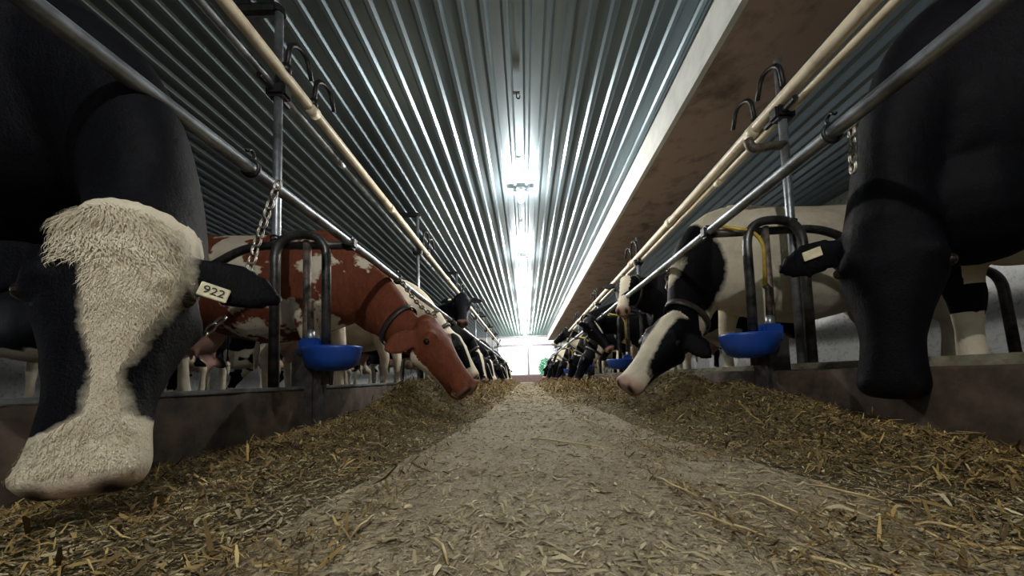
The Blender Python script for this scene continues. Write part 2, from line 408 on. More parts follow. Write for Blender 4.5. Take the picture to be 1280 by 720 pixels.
def make_taps(sd, y):
    """two curved vacuum taps above the pipe"""
    px, z = (-1.37, 2.13) if sd < 0 else (1.58, 1.90)
    out = []
    for k, dy in enumerate((.0, .26)):
        r = empty('milk_tap', (px, y+dy, z))
        bm = bmesh.new()
        tube(bm, rounded([(0, 0, .02), (-.02*sd, 0, .20), (-.04*sd, .12, .23), (-.04*sd, .17, .10)], .07, 6), .014, 8); obj('bent_tube', bm, M['iron'], r, True)
        bm = bmesh.new(); tube(bm, [(0, 0, .0), (0, 0, .045)], .026, 10); obj('valve', bm, M['iron'], r, True)
        out.append(r)
    return out
def make_bowl(sd):
    off = 0 if sd < 0 else .17; X = lambda v: sd*v
    r = empty('water_bowl'); cx = 1.065+off-(0 if sd < 0 else .0); zt = .475
    bm = bmesh.new(); n = 20; prof = [(1, 0), (1.02, -.012), (.98, -.03), (.93, -.07), (.78, -.11), (.5, -.13), (0, -.135)]
    prev = None
    for k, (f, dz) in enumerate(prof):
        ring = [bm.verts.new((X(cx)+cos(2*pi*i/n)*.155*f, -.03+sin(2*pi*i/n)*.125*f, zt+dz)) for i in range(n)] if f else [bm.verts.new((X(cx), -.03, zt+dz))]
        if prev:
            for i in range(n):
                if len(ring) > 1: bm.faces.new((prev[i], prev[(i+1) % n], ring[(i+1) % n], ring[i]))
                else: bm.faces.new((prev[i], prev[(i+1) % n], ring[0]))
        prev = ring
    o = obj('basin', bm, M['blue'], r, True); s = o.modifiers.new('t', 'SOLIDIFY'); s.thickness = .008; s.offset = -1
    bm = bmesh.new(); box(bm, min(X(cx+.06), X(cx+.17)), max(X(cx+.06), X(cx+.17)), -.07, .01, zt-.05, zt+.05, .012); obj('back_plate', bm, M['blue'], r)
    bm = bmesh.new(); tube(bm, [(X(cx+.12), -.03, zt+.03), (X(cx+.12), -.03, zt+.09)], .022, 10); tube(bm, [(X(cx+.12), -.03, zt+.09), (X(cx+.12), -.03, zt+.11)], .014, 8); obj('valve', bm, M['galv'], r, True)
    bm = bmesh.new(); tube(bm, [(X(cx+.12), -.03, zt+.10), (X(cx+.125), -.03, zt+.25), (X(cx+.11), -.03, zt+.27)], .017, 10); obj('supply_pipe', bm, M['rust_pipe'], r, True)
    if sd > 0:
        bm = bmesh.new(); tube(bm, rounded([(X(cx+.11), -.03, zt+.26), (X(cx+.11), -.04, zt+.50), (X(cx+.06), -.04, 1.05), (X(cx-.1), 0, 1.10)], .1), .010, 8); obj('hose', bm, M['yellow'], r, True)
    return r
side = {-1: 'left', 1: 'right'}
ordn = ['nearest the camera', 'second', 'third', 'fourth', 'fifth', 'sixth', 'seventh']
div = {s: make_divider(s) for s in (-1, 1)}; pst = {s: make_post(s) for s in (-1, 1)}; bwl = {s: make_bowl(s) for s in (-1, 1)}
NP = 7
for s in (-1, 1):
    for i in range(NP):
        y = D0+i*PP
        word = 'nearest' if i == 0 else ordn[i]
        d = div[s] if i == 0 else copy_tree(div[s]); d.location = (0, y, 0)
        setp(d, 'bent steel pipe hoop divider, %s%s along the %s kerb' % (word, '' if i == 0 else ' from the camera', side[s]), 'stall divider', 'stall dividers on the %s' % side[s])
        p = pst[s] if i == 0 else copy_tree(pst[s]); p.location = (0, y, 0)
        setp(p, 'upright steel post carrying the overhead pipes, %s%s on the %s side' % (word, '' if i == 0 else ' from the camera', side[s]), 'post', 'support posts on the %s' % side[s])
        b_ = bwl[s] if i == 0 else copy_tree(bwl[s]); b_.location = (0, y, 0)
        setp(b_, 'blue water bowl on the divider foot, %s%s on the %s side' % (word, '' if i == 0 else ' from the camera', side[s]), 'water bowl', 'water bowls on the %s' % side[s])
taps = {s: make_taps(s, 0) for s in (-1, 1)}
for s in (-1, 1):
    for i in range(NP):
        for k in (0, 1):
            t = taps[s][k] if i == 0 else copy_tree(taps[s][k])
            t.location.y = D0+.02+i*PP+(.26 if k else 0)+(-.55 if s > 0 and i == 0 else 0)*0
            setp(t, 'curved black tap on the %s milk pipe, %s one at the %s post' % (side[s], ('nearer', 'farther')[k], 'nearest' if i == 0 else ordn[i]), 'tap', 'milk taps on the %s pipe' % side[s])

# ------------------------------------------------------------------ ceiling lamps
def make_lamp():
    r = empty('ceiling_lamp')
    bm = bmesh.new(); box(bm, -.055, .055, -.055, .055, -.045, -.001, .008); obj('junction_box', bm, M['steelbox'], r)
    bm = bmesh.new(); tube(bm, [(0, 0, -.045), (0, 0, -.06), (0, 0, -.085), (0, 0, -.11)], [.055, .05, .032, .028], 16); obj('socket', bm, M['porcelain'], r, True)
    for s in (-1, 1):
        bm = bmesh.new(); box(bm, s*.06-.032, s*.06+.032, -.03, .03, -.075, -.035, .006)
        obj('cover_wing', bm, M['steelbox'], r)
    bm = bmesh.new(); tube(bm, [(0, 0, -.108), (0, 0, -.125), (0, 0, -.145), (0, 0, -.165), (0, 0, -.182), (0, 0, -.190)], [.016, .022, .032, .034, .024, .008], 16); obj('bulb', bm, M['bulb'], r, True)
    return r
lamp = make_lamp(); ly = [4.13+2.36*i for i in range(7)]+[-.60]
for i, y in enumerate(ly):
    l = lamp if i == 0 else copy_tree(lamp); l.location = (0, y, CEIL-.021)
    setp(l, 'lit bare bulb in a ceiling socket over the alley, %s' % ('behind the camera' if i == 7 else 'nearest of those in view' if i == 0 else ordn[i]+' of those in view'), 'lamp', 'ceiling bulbs over the alley')
bm = bmesh.new(); box(bm, -.03, .03, -.01, .01, -.012, -.001); tube(bm, rounded([(0, 0, -.01), (0, 0, -.05), (.025, 0, -.06), (.03, 0, -.03)], .02), .005, 6)
hk = obj('ceiling_hook', bm, M['iron'])
for i, (y, w_) in enumerate(((2.7, 'nearest hook'), (3.65, 'hook just before the first bulb'), (5.3, 'hook between the first and second bulbs'))):
    h = hk if i == 0 else copy_tree(hk); h.location = (-.01, y, CEIL-.021); setp(h, 'small dark wire hook screwed to the ribbed ceiling, '+w_, 'hook', 'ceiling hooks')

# ------------------------------------------------------------------ feed
def vnoise(x, y, seed=0):
    xi = np.floor(x).astype(np.int64); yi = np.floor(y).astype(np.int64); fx = x-xi; fy = y-yi
    def h(a, b): 
        q = (a*374761393+b*668265263+seed*97531) & 0x7fffffff; q = (q ^ (q >> 13))*1274126177 & 0x7fffffff
        return ((q ^ (q >> 16)) & 0xffff)/65535.0
    fx = fx*fx*(3-2*fx); fy = fy*fy*(3-2*fy)
    return (h(xi, yi)*(1-fx)+h(xi+1, yi)*fx)*(1-fy)+(h(xi, yi+1)*(1-fx)+h(xi+1, yi+1)*fx)*fy
def fbm(x, y, s=0, o=4):
    r = 0; a = 1; t = 0
    for i in range(o): r = r+a*vnoise(x*2**i, y*2**i, s+i); t += a; a *= .55
    return r/t
def pile_h(x, y):
    x = np.asarray(x, float); y = np.asarray(y, float)
    yl = [-1, .3, .8, 1.2, 1.7, 2.1, 2.6, 3.3, 4.2, 5.5, 8, 12, 20]
    hl = [.03, .03, .035, .05, .09, .14, .22, .24, .16, .17, .15, .15, .15]
    hr = [.03, .03, .035, .07, .17, .21, .23, .24, .20, .17, .15, .15, .15]
    out = np.zeros_like(x)
    for s, h, xc, w, edge in ((-1, hl, .84, .29, 1.2), (1, hr, 1.08, .29, 1.33)):
        H = np.interp(y, yl, h); X = x*s; wob = (fbm(y*.9+7*s, y*0+3, 11)-.5)*.35
        d = np.where(X > xc+wob*.5, (X-xc-wob*.5)/(w*1.3), (X-xc-wob*.5)/(w*(1+wob)))
        g = np.exp(-d*d*1.3)
        out = out+np.where(X > 0, H*g, 0)
    out = out*(.55+.9*fbm(x*3.1, y*2.6, 3))+np.where(out > .012, 1, out/.012)*(fbm(x*16, y*16, 8)-.5)*.045*np.clip(out*12, 0, 1)
    return out
def make_pile(s, name, label):
    xe = abs(CL) if s < 0 else CRT; nx = 90
    ys = [.2]
    while ys[-1] < YEND-.4: ys.append(ys[-1]+max(.012, ys[-1]*.012))
    ys = np.array(ys); xs = np.linspace(.28, xe, nx)*s
    X, Y = np.meshgrid(xs, ys); Z = pile_h(X, Y)-.004; Z[:, 0] = -.02
    V = np.stack([X, Y, Z], -1).reshape(-1, 3); ny = len(ys)
    idx = np.arange(ny*nx).reshape(ny, nx)
    Fq = np.stack([idx[:-1, :-1], idx[:-1, 1:], idx[1:, 1:], idx[1:, :-1]], -1).reshape(-1, 4)
    if s < 0: Fq = Fq[:, ::-1]
    return V, Fq
def strands(n, xr, yr, size, zfun, lift, flat=.35, want=None, wide=.085):
    y = yr[0]*np.exp(rng.random(n*2)*math.log(yr[1]/yr[0])); x = rng.uniform(xr[0], xr[1], n*2)
    if want is not None: k = rng.random(n*2) < want(x, y)
    else: k = np.ones(n*2, bool)
    x = x[k][:n]; y = y[k][:n]; n = len(x)
    L = size*rng.lognormal(0, .55, n)*np.clip(y/2.0, 1, 3.0); wd = np.clip(L*wide*rng.lognormal(0, .5, n), .0010, .007*np.clip(y/2, 1, 3))
    a = rng.uniform(0, 2*pi, n); e = np.clip(rng.normal(0, flat, n), -.7, .7)
    d = np.stack([np.cos(a)*np.cos(e), np.sin(a)*np.cos(e), np.sin(e)], -1)
    sdv = np.stack([-np.sin(a), np.cos(a), np.clip(rng.normal(0, .4, n), -.7, .7)], -1)
    c = np.stack([x, y, zfun(x, y)+lift*rng.random(n)+np.abs(np.sin(e))*L*.4+.001], -1)
    up = np.zeros((n, 3)); up[:, 2] = rng.normal(0, .12, n)
    P0 = c-d*L[:, None]/2; P1 = c+up*L[:, None]; P2 = c+d*L[:, None]/2
    w = sdv*wd[:, None]/2
    V = np.stack([P0-w*.5, P0+w*.5, P1+w, P1-w, P2+w*.4, P2-w*.4], 1).reshape(-1, 3)
    b = np.arange(n)[:, None]*6
    Fq = np.concatenate([b+np.array([[0, 1, 2, 3]]), b+np.array([[3, 2, 4, 5]])], 1).reshape(-1, 4)
    tone = np.repeat(np.clip(rng.beta(2.0, 2.4, n), 0, 1), 6)
    return V, Fq, tone
def mesh_np(name, V, Fq, mats, tone=None, split=None):
    me = bpy.data.meshes.new(name); nv, nf = len(V), len(Fq)
    me.vertices.add(nv); me.vertices.foreach_set('co', V.astype(np.float32).ravel())
    me.loops.add(nf*4); me.loops.foreach_set('vertex_index', Fq.astype(np.int32).ravel())
    me.polygons.add(nf); me.polygons.foreach_set('loop_start', np.arange(nf, dtype=np.int32)*4)
    for m_ in mats: me.materials.append(m_)
    if split is not None:
        mi = np.zeros(nf, np.int32); mi[split:] = 1; me.polygons.foreach_set('material_index', mi)
        sm_ = np.zeros(nf, bool); sm_[:split] = True; me.polygons.foreach_set('use_smooth', sm_)
    me.update(calc_edges=True); me.validate()
    if tone is not None:
        at_ = me.attributes.new('tone', 'FLOAT', 'POINT'); at_.data.foreach_set('value', tone.astype(np.float32))
    return me
for s, label in ((-1, 'long ridge of chopped brown feed heaped along the left kerb'), (1, 'long ridge of chopped brown feed heaped along the right kerb')):
    V, Fq = make_pile(s, '', ''); xe = 1.19 if s < 0 else 1.32
    xr = (-xe, -.30) if s < 0 else (.32, xe)
    V2, F2, T2 = strands(80000, xr, (.38, 19), .015, pile_h, .010, .42, lambda x, y: np.clip(pile_h(x, y)*12+.15+(fbm(x*2.5, y*2.5, 21)-.5)*1.4*(np.abs(x) > .4), 0, 1))
    me = mesh_np('feed_pile', np.concatenate([V, V2]), np.concatenate([Fq, F2+len(V)]), [M['feed'], M['strand']], np.concatenate([np.full(len(V), .3), T2]), len(Fq))
    o = bpy.data.objects.new('feed_pile', me); col.objects.link(o); setp(o, label, 'animal feed', kind='stuff')
V2, F2, T2 = strands(95000, (-1.15, 1.28), (.36, 15), .011, lambda x, y: pile_h(x, y)*1.0, .002, .10, wide=.17)
me = mesh_np('straw_litter', V2, F2, [M['litter']], T2); o = bpy.data.objects.new('straw_litter', me); col.objects.link(o)
setp(o, 'chopped straw and chaff scattered all over the concrete alley floor', 'straw', kind='stuff')
# long single stalks
stalks = [((1010, 606), (1112, 629), 'long pale stalk lying on the floor at the right, before the feed ridge'),
          ((866, 640), (962, 672), 'bent yellow stalk on the alley floor at lower right of centre'),
          ((940, 618), (1010, 648), 'thin pale stalk just left of the long pale stalk at the right'),
          ((665, 548), (770, 562), 'thin brown stalk lying across the middle of the alley'),
          ((535, 672), (560, 706), 'short pale stalk at the bottom left of the bare floor'),
          ((440, 668), (470, 642), 'short pale straw leaning at the edge of the left feed ridge'),
          ((1145, 655), (1215, 668), 'thin straw at the far right bottom of the floor'),
          ((730, 520), (752, 532), 'short curled pale straw near the middle of the alley'),
          ((1232, 545), (1250, 533), 'white straw standing up by the right kerb'),
          ((820, 596), (875, 622), 'fine tan straw right of the alley centre, beyond the bent yellow stalk'),
          ((1000, 700), (1075, 716), 'pale straw along the bottom edge of the view right of centre')]
for (p, q, lb) in stalks:
    def fl(a):
        for t in np.linspace(.3, 6, 900):
            w = at(a[0], a[1], t)
            if w.z < float(pile_h(w.x, w.y))+.008: return w
        return at(a[0], a[1], 1)
    A, B = fl(p), fl(q); Mm = (A+B)/2; Mm.z = max(Mm.z, float(pile_h(Mm.x, Mm.y))+.008)+.004
    Mm += Vector(((B-A).y, -(B-A).x, 0))*random.uniform(-.1, .1)
    bm = bmesh.new(); L = (B-A).length; rr = min(.0035, .0022+L*.004)
    tube(bm, [A-Mm, (A-Mm)*.5+Vector((0, 0, .003)), (0, 0, 0), (B-Mm)*.5+Vector((0, 0, .002)), B-Mm], [rr*.5, rr, rr, rr*.9, rr*.4], 6)
    setp(obj('straw_stalk', bm, M['straw'], None, True, Mm), lb, 'straw', 'long straw stalks on the floor')

# ------------------------------------------------------------------ cows
UPZ = Vector((0, 0, 1))
def bez(p0, p1, p2, p3, t): return p0*(1-t)**3+p1*3*t*(1-t)**2+p2*3*t*t*(1-t)+p3*t**3
def chainloft(bm, pts, rr, flat=1.0):
    pts = [Vector(p) for p in pts]; n = len(pts); out = []; rad = []
    for i in range(n-1):
        for k in range(4):
            t = k/4; p0 = pts[max(i-1, 0)]; p1 = pts[i]; p2 = pts[i+1]; p3 = pts[min(i+2, n-1)]
            out.append(.5*((2*p1)+(p2-p0)*t+(2*p0-5*p1+4*p2-p3)*t*t+(3*p1-p0-3*p2+p3)*t**3)); rad.append(rr[i]*(1-t)+rr[i+1]*t)
    out.append(pts[-1]); rad.append(rr[-1]); tube(bm, out, rad, 14)
    ball(bm, out[0], rad[0]*.98); ball(bm, out[-1], rad[-1]*.9)
def build_cow(name, loc, rz, scale, poll, muz, nrm, coatfn, mat, voxel=.02, HL=.56, world=True, collar=True, neckdrop=0.0, tag=None, udder=True, brisket=False, ear2=None, base_shift=(0, 0, 0), necksz=1.0, ear_dir=None, hl=1.0, tag_at=(.085, 0)):
    root = empty(name, loc, rz); root.scale = (scale,)*3
    Mw = Matrix.Translation(loc) @ Matrix.Rotation(rz, 4, 'Z') @ Matrix.Scale(scale, 4); Mi = Mw.inverted()
    if world:
        poll = Mi @ Vector(poll); muz = Mi @ Vector(muz); nrm = (Mi.to_3x3() @ Vector(nrm))
    else: poll, muz, nrm = Vector(poll), Vector(muz), Vector(nrm)
    a = (muz-poll).normalized(); n = (nrm-a*nrm.dot(a)).normalized(); s = a.cross(n).normalized(); L = (muz-poll).length
    k = L/.56*hl
    bm = bmesh.new(); Yv = Vector((0, 1, 0))
    T = [(-.88, 1.20, 1.02, .07), (-.84, 1.29, .92, .15), (-.74, 1.36, .80, .22), (-.58, 1.39, .72, .27), (-.40, 1.385, .66, .30), (-.15, 1.36, .57, .345), (.12, 1.35, .51, .37), (.36, 1.36, .53, .35), (.56, 1.385, .58, .30), (.70, 1.37, .62, .25), (.82, 1.30, .66, .20), (.92, 1.20, .72, .13)]
    loft(bm, [(Vector((x, 0, (zt+zb)/2)), Yv, UPZ, w, (zt-zb)/2) for x, zt, zb, w in T], 28, .88)
    chainloft(bm, [(-.80, 0, 1.33), (-.4, 0, 1.375), (0, 0, 1.34), (.4, 0, 1.36), (.62, 0, 1.385)], [.03, .035, .03, .035, .045])
    for sy in (-1, 1):
        ball(bm, (-.40, sy*.235, 1.31), (.08, .06, .05)); ball(bm, (-.80, sy*.11, 1.24), (.06, .05, .06))
        ball(bm, (.58, sy*.17, 1.02), (.17, .11, .28)); ball(bm, (.80, sy*.10, .88), (.10, .09, .12))
        ball(bm, (-.58, sy*.16, 1.0), (.22, .13, .28))
        chainloft(bm, [(.60, sy*.20, 1.0), (.55, sy*.205, .74), (.60, sy*.185, .46), (.595, sy*.18, .40), (.60, sy*.178, .28), (.60, sy*.178, .15), (.63, sy*.178, .075), (.65, sy*.178, .03)], [.11, .085, .055, .052, .036, .040, .045, .052])
        chainloft(bm, [(-.60, sy*.20, 1.0), (-.44, sy*.235, .78), (-.60, sy*.205, .58), (-.72, sy*.185, .49), (-.715, sy*.18, .36), (-.70, sy*.178, .17), (-.665, sy*.178, .09), (-.64, sy*.178, .03)], [.17, .13, .082, .052, .036, .042, .047, .053])
    chainloft(bm, [(-.84, 0, 1.30), (-.93, 0, 1.24), (-.95, 0, 1.0), (-.94, 0, .7), (-.95, 0, .52), (-.96, 0, .36)], [.035, .03, .022, .02, .038, .018])
    if brisket: ball(bm, (.78, 0, .66), (.20, .16, .20)); ball(bm, (.60, 0, .62), (.20, .18, .16))
    if udder:
        ball(bm, (-.46, 0, .60), (.21, .17, .17), 16)
        for tx, ty in ((-.36, .07), (-.36, -.07), (-.54, .06), (-.54, -.06)): chainloft(bm, [(tx, ty, .50), (tx, ty*1.1, .41)], [.022, .014])
    # neck
    B = Vector((.66, 0, 1.08))+Vector(base_shift); E = poll-n*(.115*k)+a*(.07*k)
    te = (n*.55+a*.5).normalized(); dist = (E-B).length
    P1 = B+Vector((.9, 0, -.05)).normalized()*dist*.38; P2 = E-te*dist*.34+Vector((0, 0, neckdrop))
    secs = []; NS = 14; rings = []
    for i in range(NS+1):
        t = i/NS; c = bez(B, P1, P2, E, t); c2 = bez(B, P1, P2, E, min(1, t+.02)); c1 = bez(B, P1, P2, E, max(0, t-.02)); tg = (c2-c1).normalized()
        sv = (Yv*(1-t)+(s if s.dot(Yv) > 0 else -s)*t); sv = (sv-tg*sv.dot(tg)).normalized(); uv = sv.cross(tg).normalized()
        hh = ((.30*(1-t)+.19*t)-.05*sin(pi*t))*necksz; hw = ((.185*(1-t)+.105*t)-.03*sin(pi*t))*necksz
        if t > .6: hh = hh*(1-(t-.6)/.4*.28)
        secs.append((c, sv, uv, hw, hh))
    loft(bm, secs, 22)
    c, sv, uv, hw, hh = secs[2]; c5 = secs[7][0]
    # dewlap
    low = [bez(B, P1, P2, E, t) for t in (.1, .35, .6, .85)]
    chainloft(bm, [Vector((.86, 0, .74)), secs[4][0]+secs[4][2]*(-secs[4][4]*.92 if secs[4][2].z > 0 else secs[4][4]*.92), secs[8][0]+secs[8][2]*(-secs[8][4]*.9 if secs[8][2].z > 0 else secs[8][4]*.9), secs[12][0]], [.06, .04, .035, .05])
    # head (front profile almost straight, jaw below)
    HS = [(-.03, .055, .06, .03), (.02, .085, .105, .0), (.10, .105, .155, .0), (.22, .112, .205, -.004), (.32, .118, .228, -.004), (.42, .102, .222, .0), (.55, .080, .190, .004), (.68, .068, .155, .004), (.80, .070, .140, .002), (.90, .078, .135, .0), (.965, .073, .118, .006), (1.0, .050, .080, .02)]
    loft(bm, [(poll+a*(t*L)-n*(off*k+th*k/2), s, n, w*k, th*k/2) for t, w, th, off in HS], 24, .86)
    Hp = lambda t, sd, nd: poll+a*(t*L)+s*(sd*k)+n*(nd*k)
    def eb(t, sd, nd, r): ball(bm, Hp(t, sd, nd), tuple(q*k for q in r) if isinstance(r, tuple) else r*k)
    eb(.02, 0, -.055, .062)
    for sg in (-1, 1):
        eb(.275, sg*.088, -.050, .032); eb(.235, sg*.076, -.034, .034); eb(.33, sg*.062, -.160, .055); eb(.93, sg*.046, -.035, .030); eb(.92, sg*.045, -.07, .035)
        eb(.55, sg*.038, -.07, .045)
    chainloft(bm, [Hp(.5, 0, -.15), Hp(.75, 0, -.125), Hp(.93, 0, -.115)], [.05*k, .045*k, .042*k])
    # ears
    earsec = []
    th = max(.011*k, voxel*.75)
    for sg in (-1, 1):
        ed = (s*sg*.92-n*.22+a*.30) if ear_dir is None else (s*sg*ear_dir[0]+n*ear_dir[1]+a*ear_dir[2])
        if ear2 is not None and sg == ear2[0]: ed = s*sg*ear2[1]+n*ear2[2]+a*ear2[3]
        ed.normalize()
        nn = (n-ed*n.dot(ed)).normalized(); ww = ed.cross(nn)
        b0 = Hp(.11, sg*.075, -.07)
        loft(bm, [(b0+ed*(q*k), ww, nn, max(w*k, th), tt) for q, w, tt in ((0, .026, th*1.6), (.03, .032, th*1.4), (.07, .058, th), (.12, .066, th), (.165, .052, th), (.20, .024, th*.9), (.212, .008, th*.6))], 14)
        earsec.append((b0, ed, nn, ww))
    bmesh.ops.recalc_face_normals(bm, faces=bm.faces[:])
    me0 = bpy.data.meshes.new('tmp'); bm.to_mesh(me0); bm.free()
    tmp = bpy.data.objects.new('tmp', me0); col.objects.link(tmp)
    md = tmp.modifiers.new('r', 'REMESH'); md.mode = 'VOXEL'; md.voxel_size = voxel; md.use_smooth_shade = True
    ms = tmp.modifiers.new('s', 'SMOOTH'); ms.factor = .5; ms.iterations = int(3 if voxel > .017 else 5)
    dg = bpy.context.evaluated_depsgraph_get(); dg.update()
    me = bpy.data.meshes.new_from_object(tmp.evaluated_get(dg), depsgraph=dg)
    bpy.data.objects.remove(tmp); bpy.data.meshes.remove(me0)
    nv = len(me.vertices); co = np.empty(nv*3, np.float32); me.vertices.foreach_get('co', co); co = co.reshape(-1, 3).astype(float)
    rel = co-np.array(poll); tt = rel @ np.array(a)/L; sd = rel @ np.array(s)/k; nd = rel @ np.array(n)/k
    head = (tt > -.12) & (tt < 1.1) & (np.abs(sd) < .28) & (nd > -.27) & (nd < .1)
    patch, skin, dark = coatfn(co, head, tt, sd, nd)
    body = ~head
    if udder:
        u = np.clip(1.3-np.sqrt(((co[:, 0]+.46)/.23)**2+(co[:, 1]/.19)**2+((co[:, 2]-.54)/.16)**2), 0, 1)*2
        skin = np.maximum(skin, np.where(body, np.clip(u, 0, .85), 0))
    # nostrils, mouth line
    for sg in (-1, 1):
        dn = np.sqrt(((tt-.99)*L/k/.022)**2+((sd-sg*.040)/.017)**2+((nd+.045)/.04)**2); dark = np.maximum(dark, np.where(head, np.clip(1.6-dn, 0, 1), 0))
    dark = np.maximum(dark, np.where(head & (np.abs(nd+.098) < .006) & (tt > .78), .9, 0))
    dark = np.maximum(dark, np.where(body & (co[:, 2] < .06), 1, 0))
    for nm, arr in (('patch', patch), ('skin', skin), ('dark', dark)):
        q = me.attributes.new(nm, 'FLOAT', 'POINT'); q.data.foreach_set('value', np.asarray(arr, np.float32))
    me.materials.clear(); bo = link_mesh('body', me, mat, root, True)
    for sg in (-1, 1):
        bm = bmesh.new(); ball(bm, (0, 0, 0), .018*k, 14); obj('eye', bm, M['eye'], root, True, Hp(.285, sg*.107, -.052))
    if collar:
        c, sv, uv, hw, hh = secs[10]; c_, _, _, hw_, hh_ = secs[11]
        bm = bmesh.new(); tg = (c_-c).normalized()
        ring = []
        for i in range(28):
            an = 2*pi*i/28; ring.append(c+sv*cos(an)*(hw+.010)+uv*sin(an)*(hh+.012))
        prev = None; rs = []
        for i in range(28):
            p = ring[i]; o_ = (p-c).normalized()
            rs.append([bm.verts.new(p+tg*.022), bm.verts.new(p+tg*.022+o_*.008), bm.verts.new(p-tg*.022+o_*.008), bm.verts.new(p-tg*.022)])
        for i in range(28):
            A_, B_ = rs[i], rs[(i+1) % 28]
            for q in range(4): bm.faces.new((A_[q], A_[(q+1) % 4], B_[(q+1) % 4], B_[q]))
        obj('collar', bm, M['leather'], root, True)
    root_info = dict(Hp=Hp, ears=earsec, secs=secs, Mw=Mw, a=a, n=n, s=s, k=k, L=L)
    if tag is not None:
        sg, txt = tag; b0, ed, nn, ww = earsec[0 if sg < 0 else 1]
        bm = bmesh.new(); box(bm, -.026, .026, -.017, .017, -.002, .002, .0015)
        to = obj('ear_tag', bm, M['tag'], root)
        cen = b0+ed*(tag_at[0]*k)+nn*(max(th, .012)+.006)+ww*tag_at[1]
        ux = ed.copy(); uy = nn.cross(ux).normalized()
        wx = (Mw.to_3x3() @ ux); wy_ = (Mw.to_3x3() @ uy)
        if wx.x < 0: ux = -ux; uy = -uy
        rot = Matrix((ux, uy, ux.cross(uy))).transposed()
        if (Mw.to_3x3() @ (rot @ Vector((0, 0, 1)))).y > 0: pass
        to.matrix_local = Matrix.Translation(cen) @ rot.to_4x4(); root_info['tag'] = to
        if txt:
            cu = bpy.data.curves.new('t', 'FONT'); cu.body = txt; cu.size = .026; cu.align_x = 'CENTER'; cu.align_y = 'CENTER'; cu.extrude = .0006
            tb = bpy.data.objects.new('t', cu); col.objects.link(tb); dg = bpy.context.evaluated_depsgraph_get(); dg.update()
            tm = bpy.data.meshes.new_from_object(tb.evaluated_get(dg), depsgraph=dg); bpy.data.objects.remove(tb)
            no = link_mesh('tag_number', tm, M['ink'], to); no.location = (0, 0, .0028)
    return root, root_info
def tag_shift(w): return 0.0
def sm(x, lo, hi):
    t = np.clip((x-lo)/(hi-lo), 0, 1); return t*t*(3-2*t)
def ell(co, x, z, rx, rz, ang=0):
    """positive inside an ellipse on the flank"""
    dx = co[:, 0]-x; dz = co[:, 2]-z; c, s_ = cos(ang), sin(ang); u = (dx*c+dz*s_)/rx; v = (-dx*s_+dz*c)/rz
    return (1-np.sqrt(u*u+v*v))*min(rx, rz)*2.5
def generic_coat(co, head, tt, sd, nd):
    p = np.full(len(co), -.05); p = p+np.where(co[:, 2] < .50, .55, 0)*(~head)+np.where(~head, sm(-co[:, 2], -.72, -.55)*.5, 0)
    p = np.where(head, -.9+1.6*np.clip(1-np.abs(sd)/.055, 0, 1)*(nd > -.07), p)
    p = np.where(head & (tt > .78), np.maximum(p, .15), p)
    skin = np.where(head, sm(tt, .86, .93)*.7, 0); return p, skin, np.zeros(len(co))
def black_coat(co, head, tt, sd, nd):
    p = np.where(~head, -.4+np.where(co[:, 2] < .42, .8, 0), -.6); skin = np.where(head, sm(tt, .9, .95)*.25, 0); return p, skin, np.zeros(len(co))

CH = []   # (root, info)
# --- near left: black cow with a broad cream blaze, head at the camera
def coat_nl(co, head, tt, sd, nd):
    sdd = sd*SGN_NL
    # sdd > 0 is the picture's right side of the face
    hw_r = np.interp(tt, [-.1, .05, .2, .32, .45, .6, .75, .84, 1], [.20, .16, .115, .098, .066, .040, .050, .20, .3])
    hw_l = np.interp(tt, [-.1, .02, .12, .2, .4, .6, .74, .80, .84, 1], [.09, .085, .04, .022, .008, -.012, -.01, .03, .25, .3])
    d = np.minimum(hw_r-sdd, hw_l+sdd); d = np.minimum(d, np.where(tt < .3, .112-np.abs(sd), 1)); d = np.where(nd < -.17, -.05, d)
    p = np.where(head, d*3.0, -.5); p = np.where(~head & (co[:, 2] < .4), .5, p)
    p = np.where(head & (nd < -.16) & (tt < .8), -.4, p)
    skin = np.where(head, sm(tt, .93, .99)*.55, 0); dk = np.where(head, sm(tt, .955, 1.0)*.5*sm(fbm(sd*30+9, nd*30+40, 5), .35, .6), 0)
    return p, skin, dk
SGN_NL = -1
pollL = at(136, 268, .68); muzL = at(76, 622, .575)
rootNL, infNL = build_cow('cow', (-2.19, 1.08, PLAT), R(-6), 1.04, pollL, muzL, (.50, -.86, .12), coat_nl, M['coat_hero'], .0115, tag=(-1, '922'), necksz=1.05, neckdrop=.02, hl=1.06, ear_dir=(.95, -.25, .26), collar=False, base_shift=(0, 0, -.05), tag_at=(.085, .040))
setp(rootNL, 'black cow with broad cream blaze facing the camera, head lowered at the near left', 'cow', 'cows in the left row')
# --- near right: all black cow, head down
EAR2 = -1
pollR = at(1112, 262, 1.12); muzR = at(1116, 500, 1.14)
def coat_nr(co, head, tt, sd, nd):
    p = np.where(head, -.6, -.4); p = np.where(~head & (co[:, 2] < .33), .8, p)
    p = np.maximum(p, np.where(~head & (co[:, 2] > .44) & (np.abs(co[:, 1]) < .15), ell(co, .72, .50, .42, .15), -1)); 
    return p, np.zeros(len(co)), np.zeros(len(co))
rootNR, infNR = build_cow('cow', (2.46, 1.18, PLAT), R(180), 1.12, pollR, muzR, (-.72, -.69, .1), coat_nr, M['coat_black'], .014, tag=(1, ''), necksz=1.15, hl=1.05, ear_dir=(.95, -.1, .22), collar=False, base_shift=(0, 0, -.03), brisket=True, ear2=(EAR2, .35, -.95, -.1), tag_at=(.10, .012))
setp(rootNR, 'all black cow with lowered head in the near right, white only on belly and shins', 'cow', 'cows in the right row')
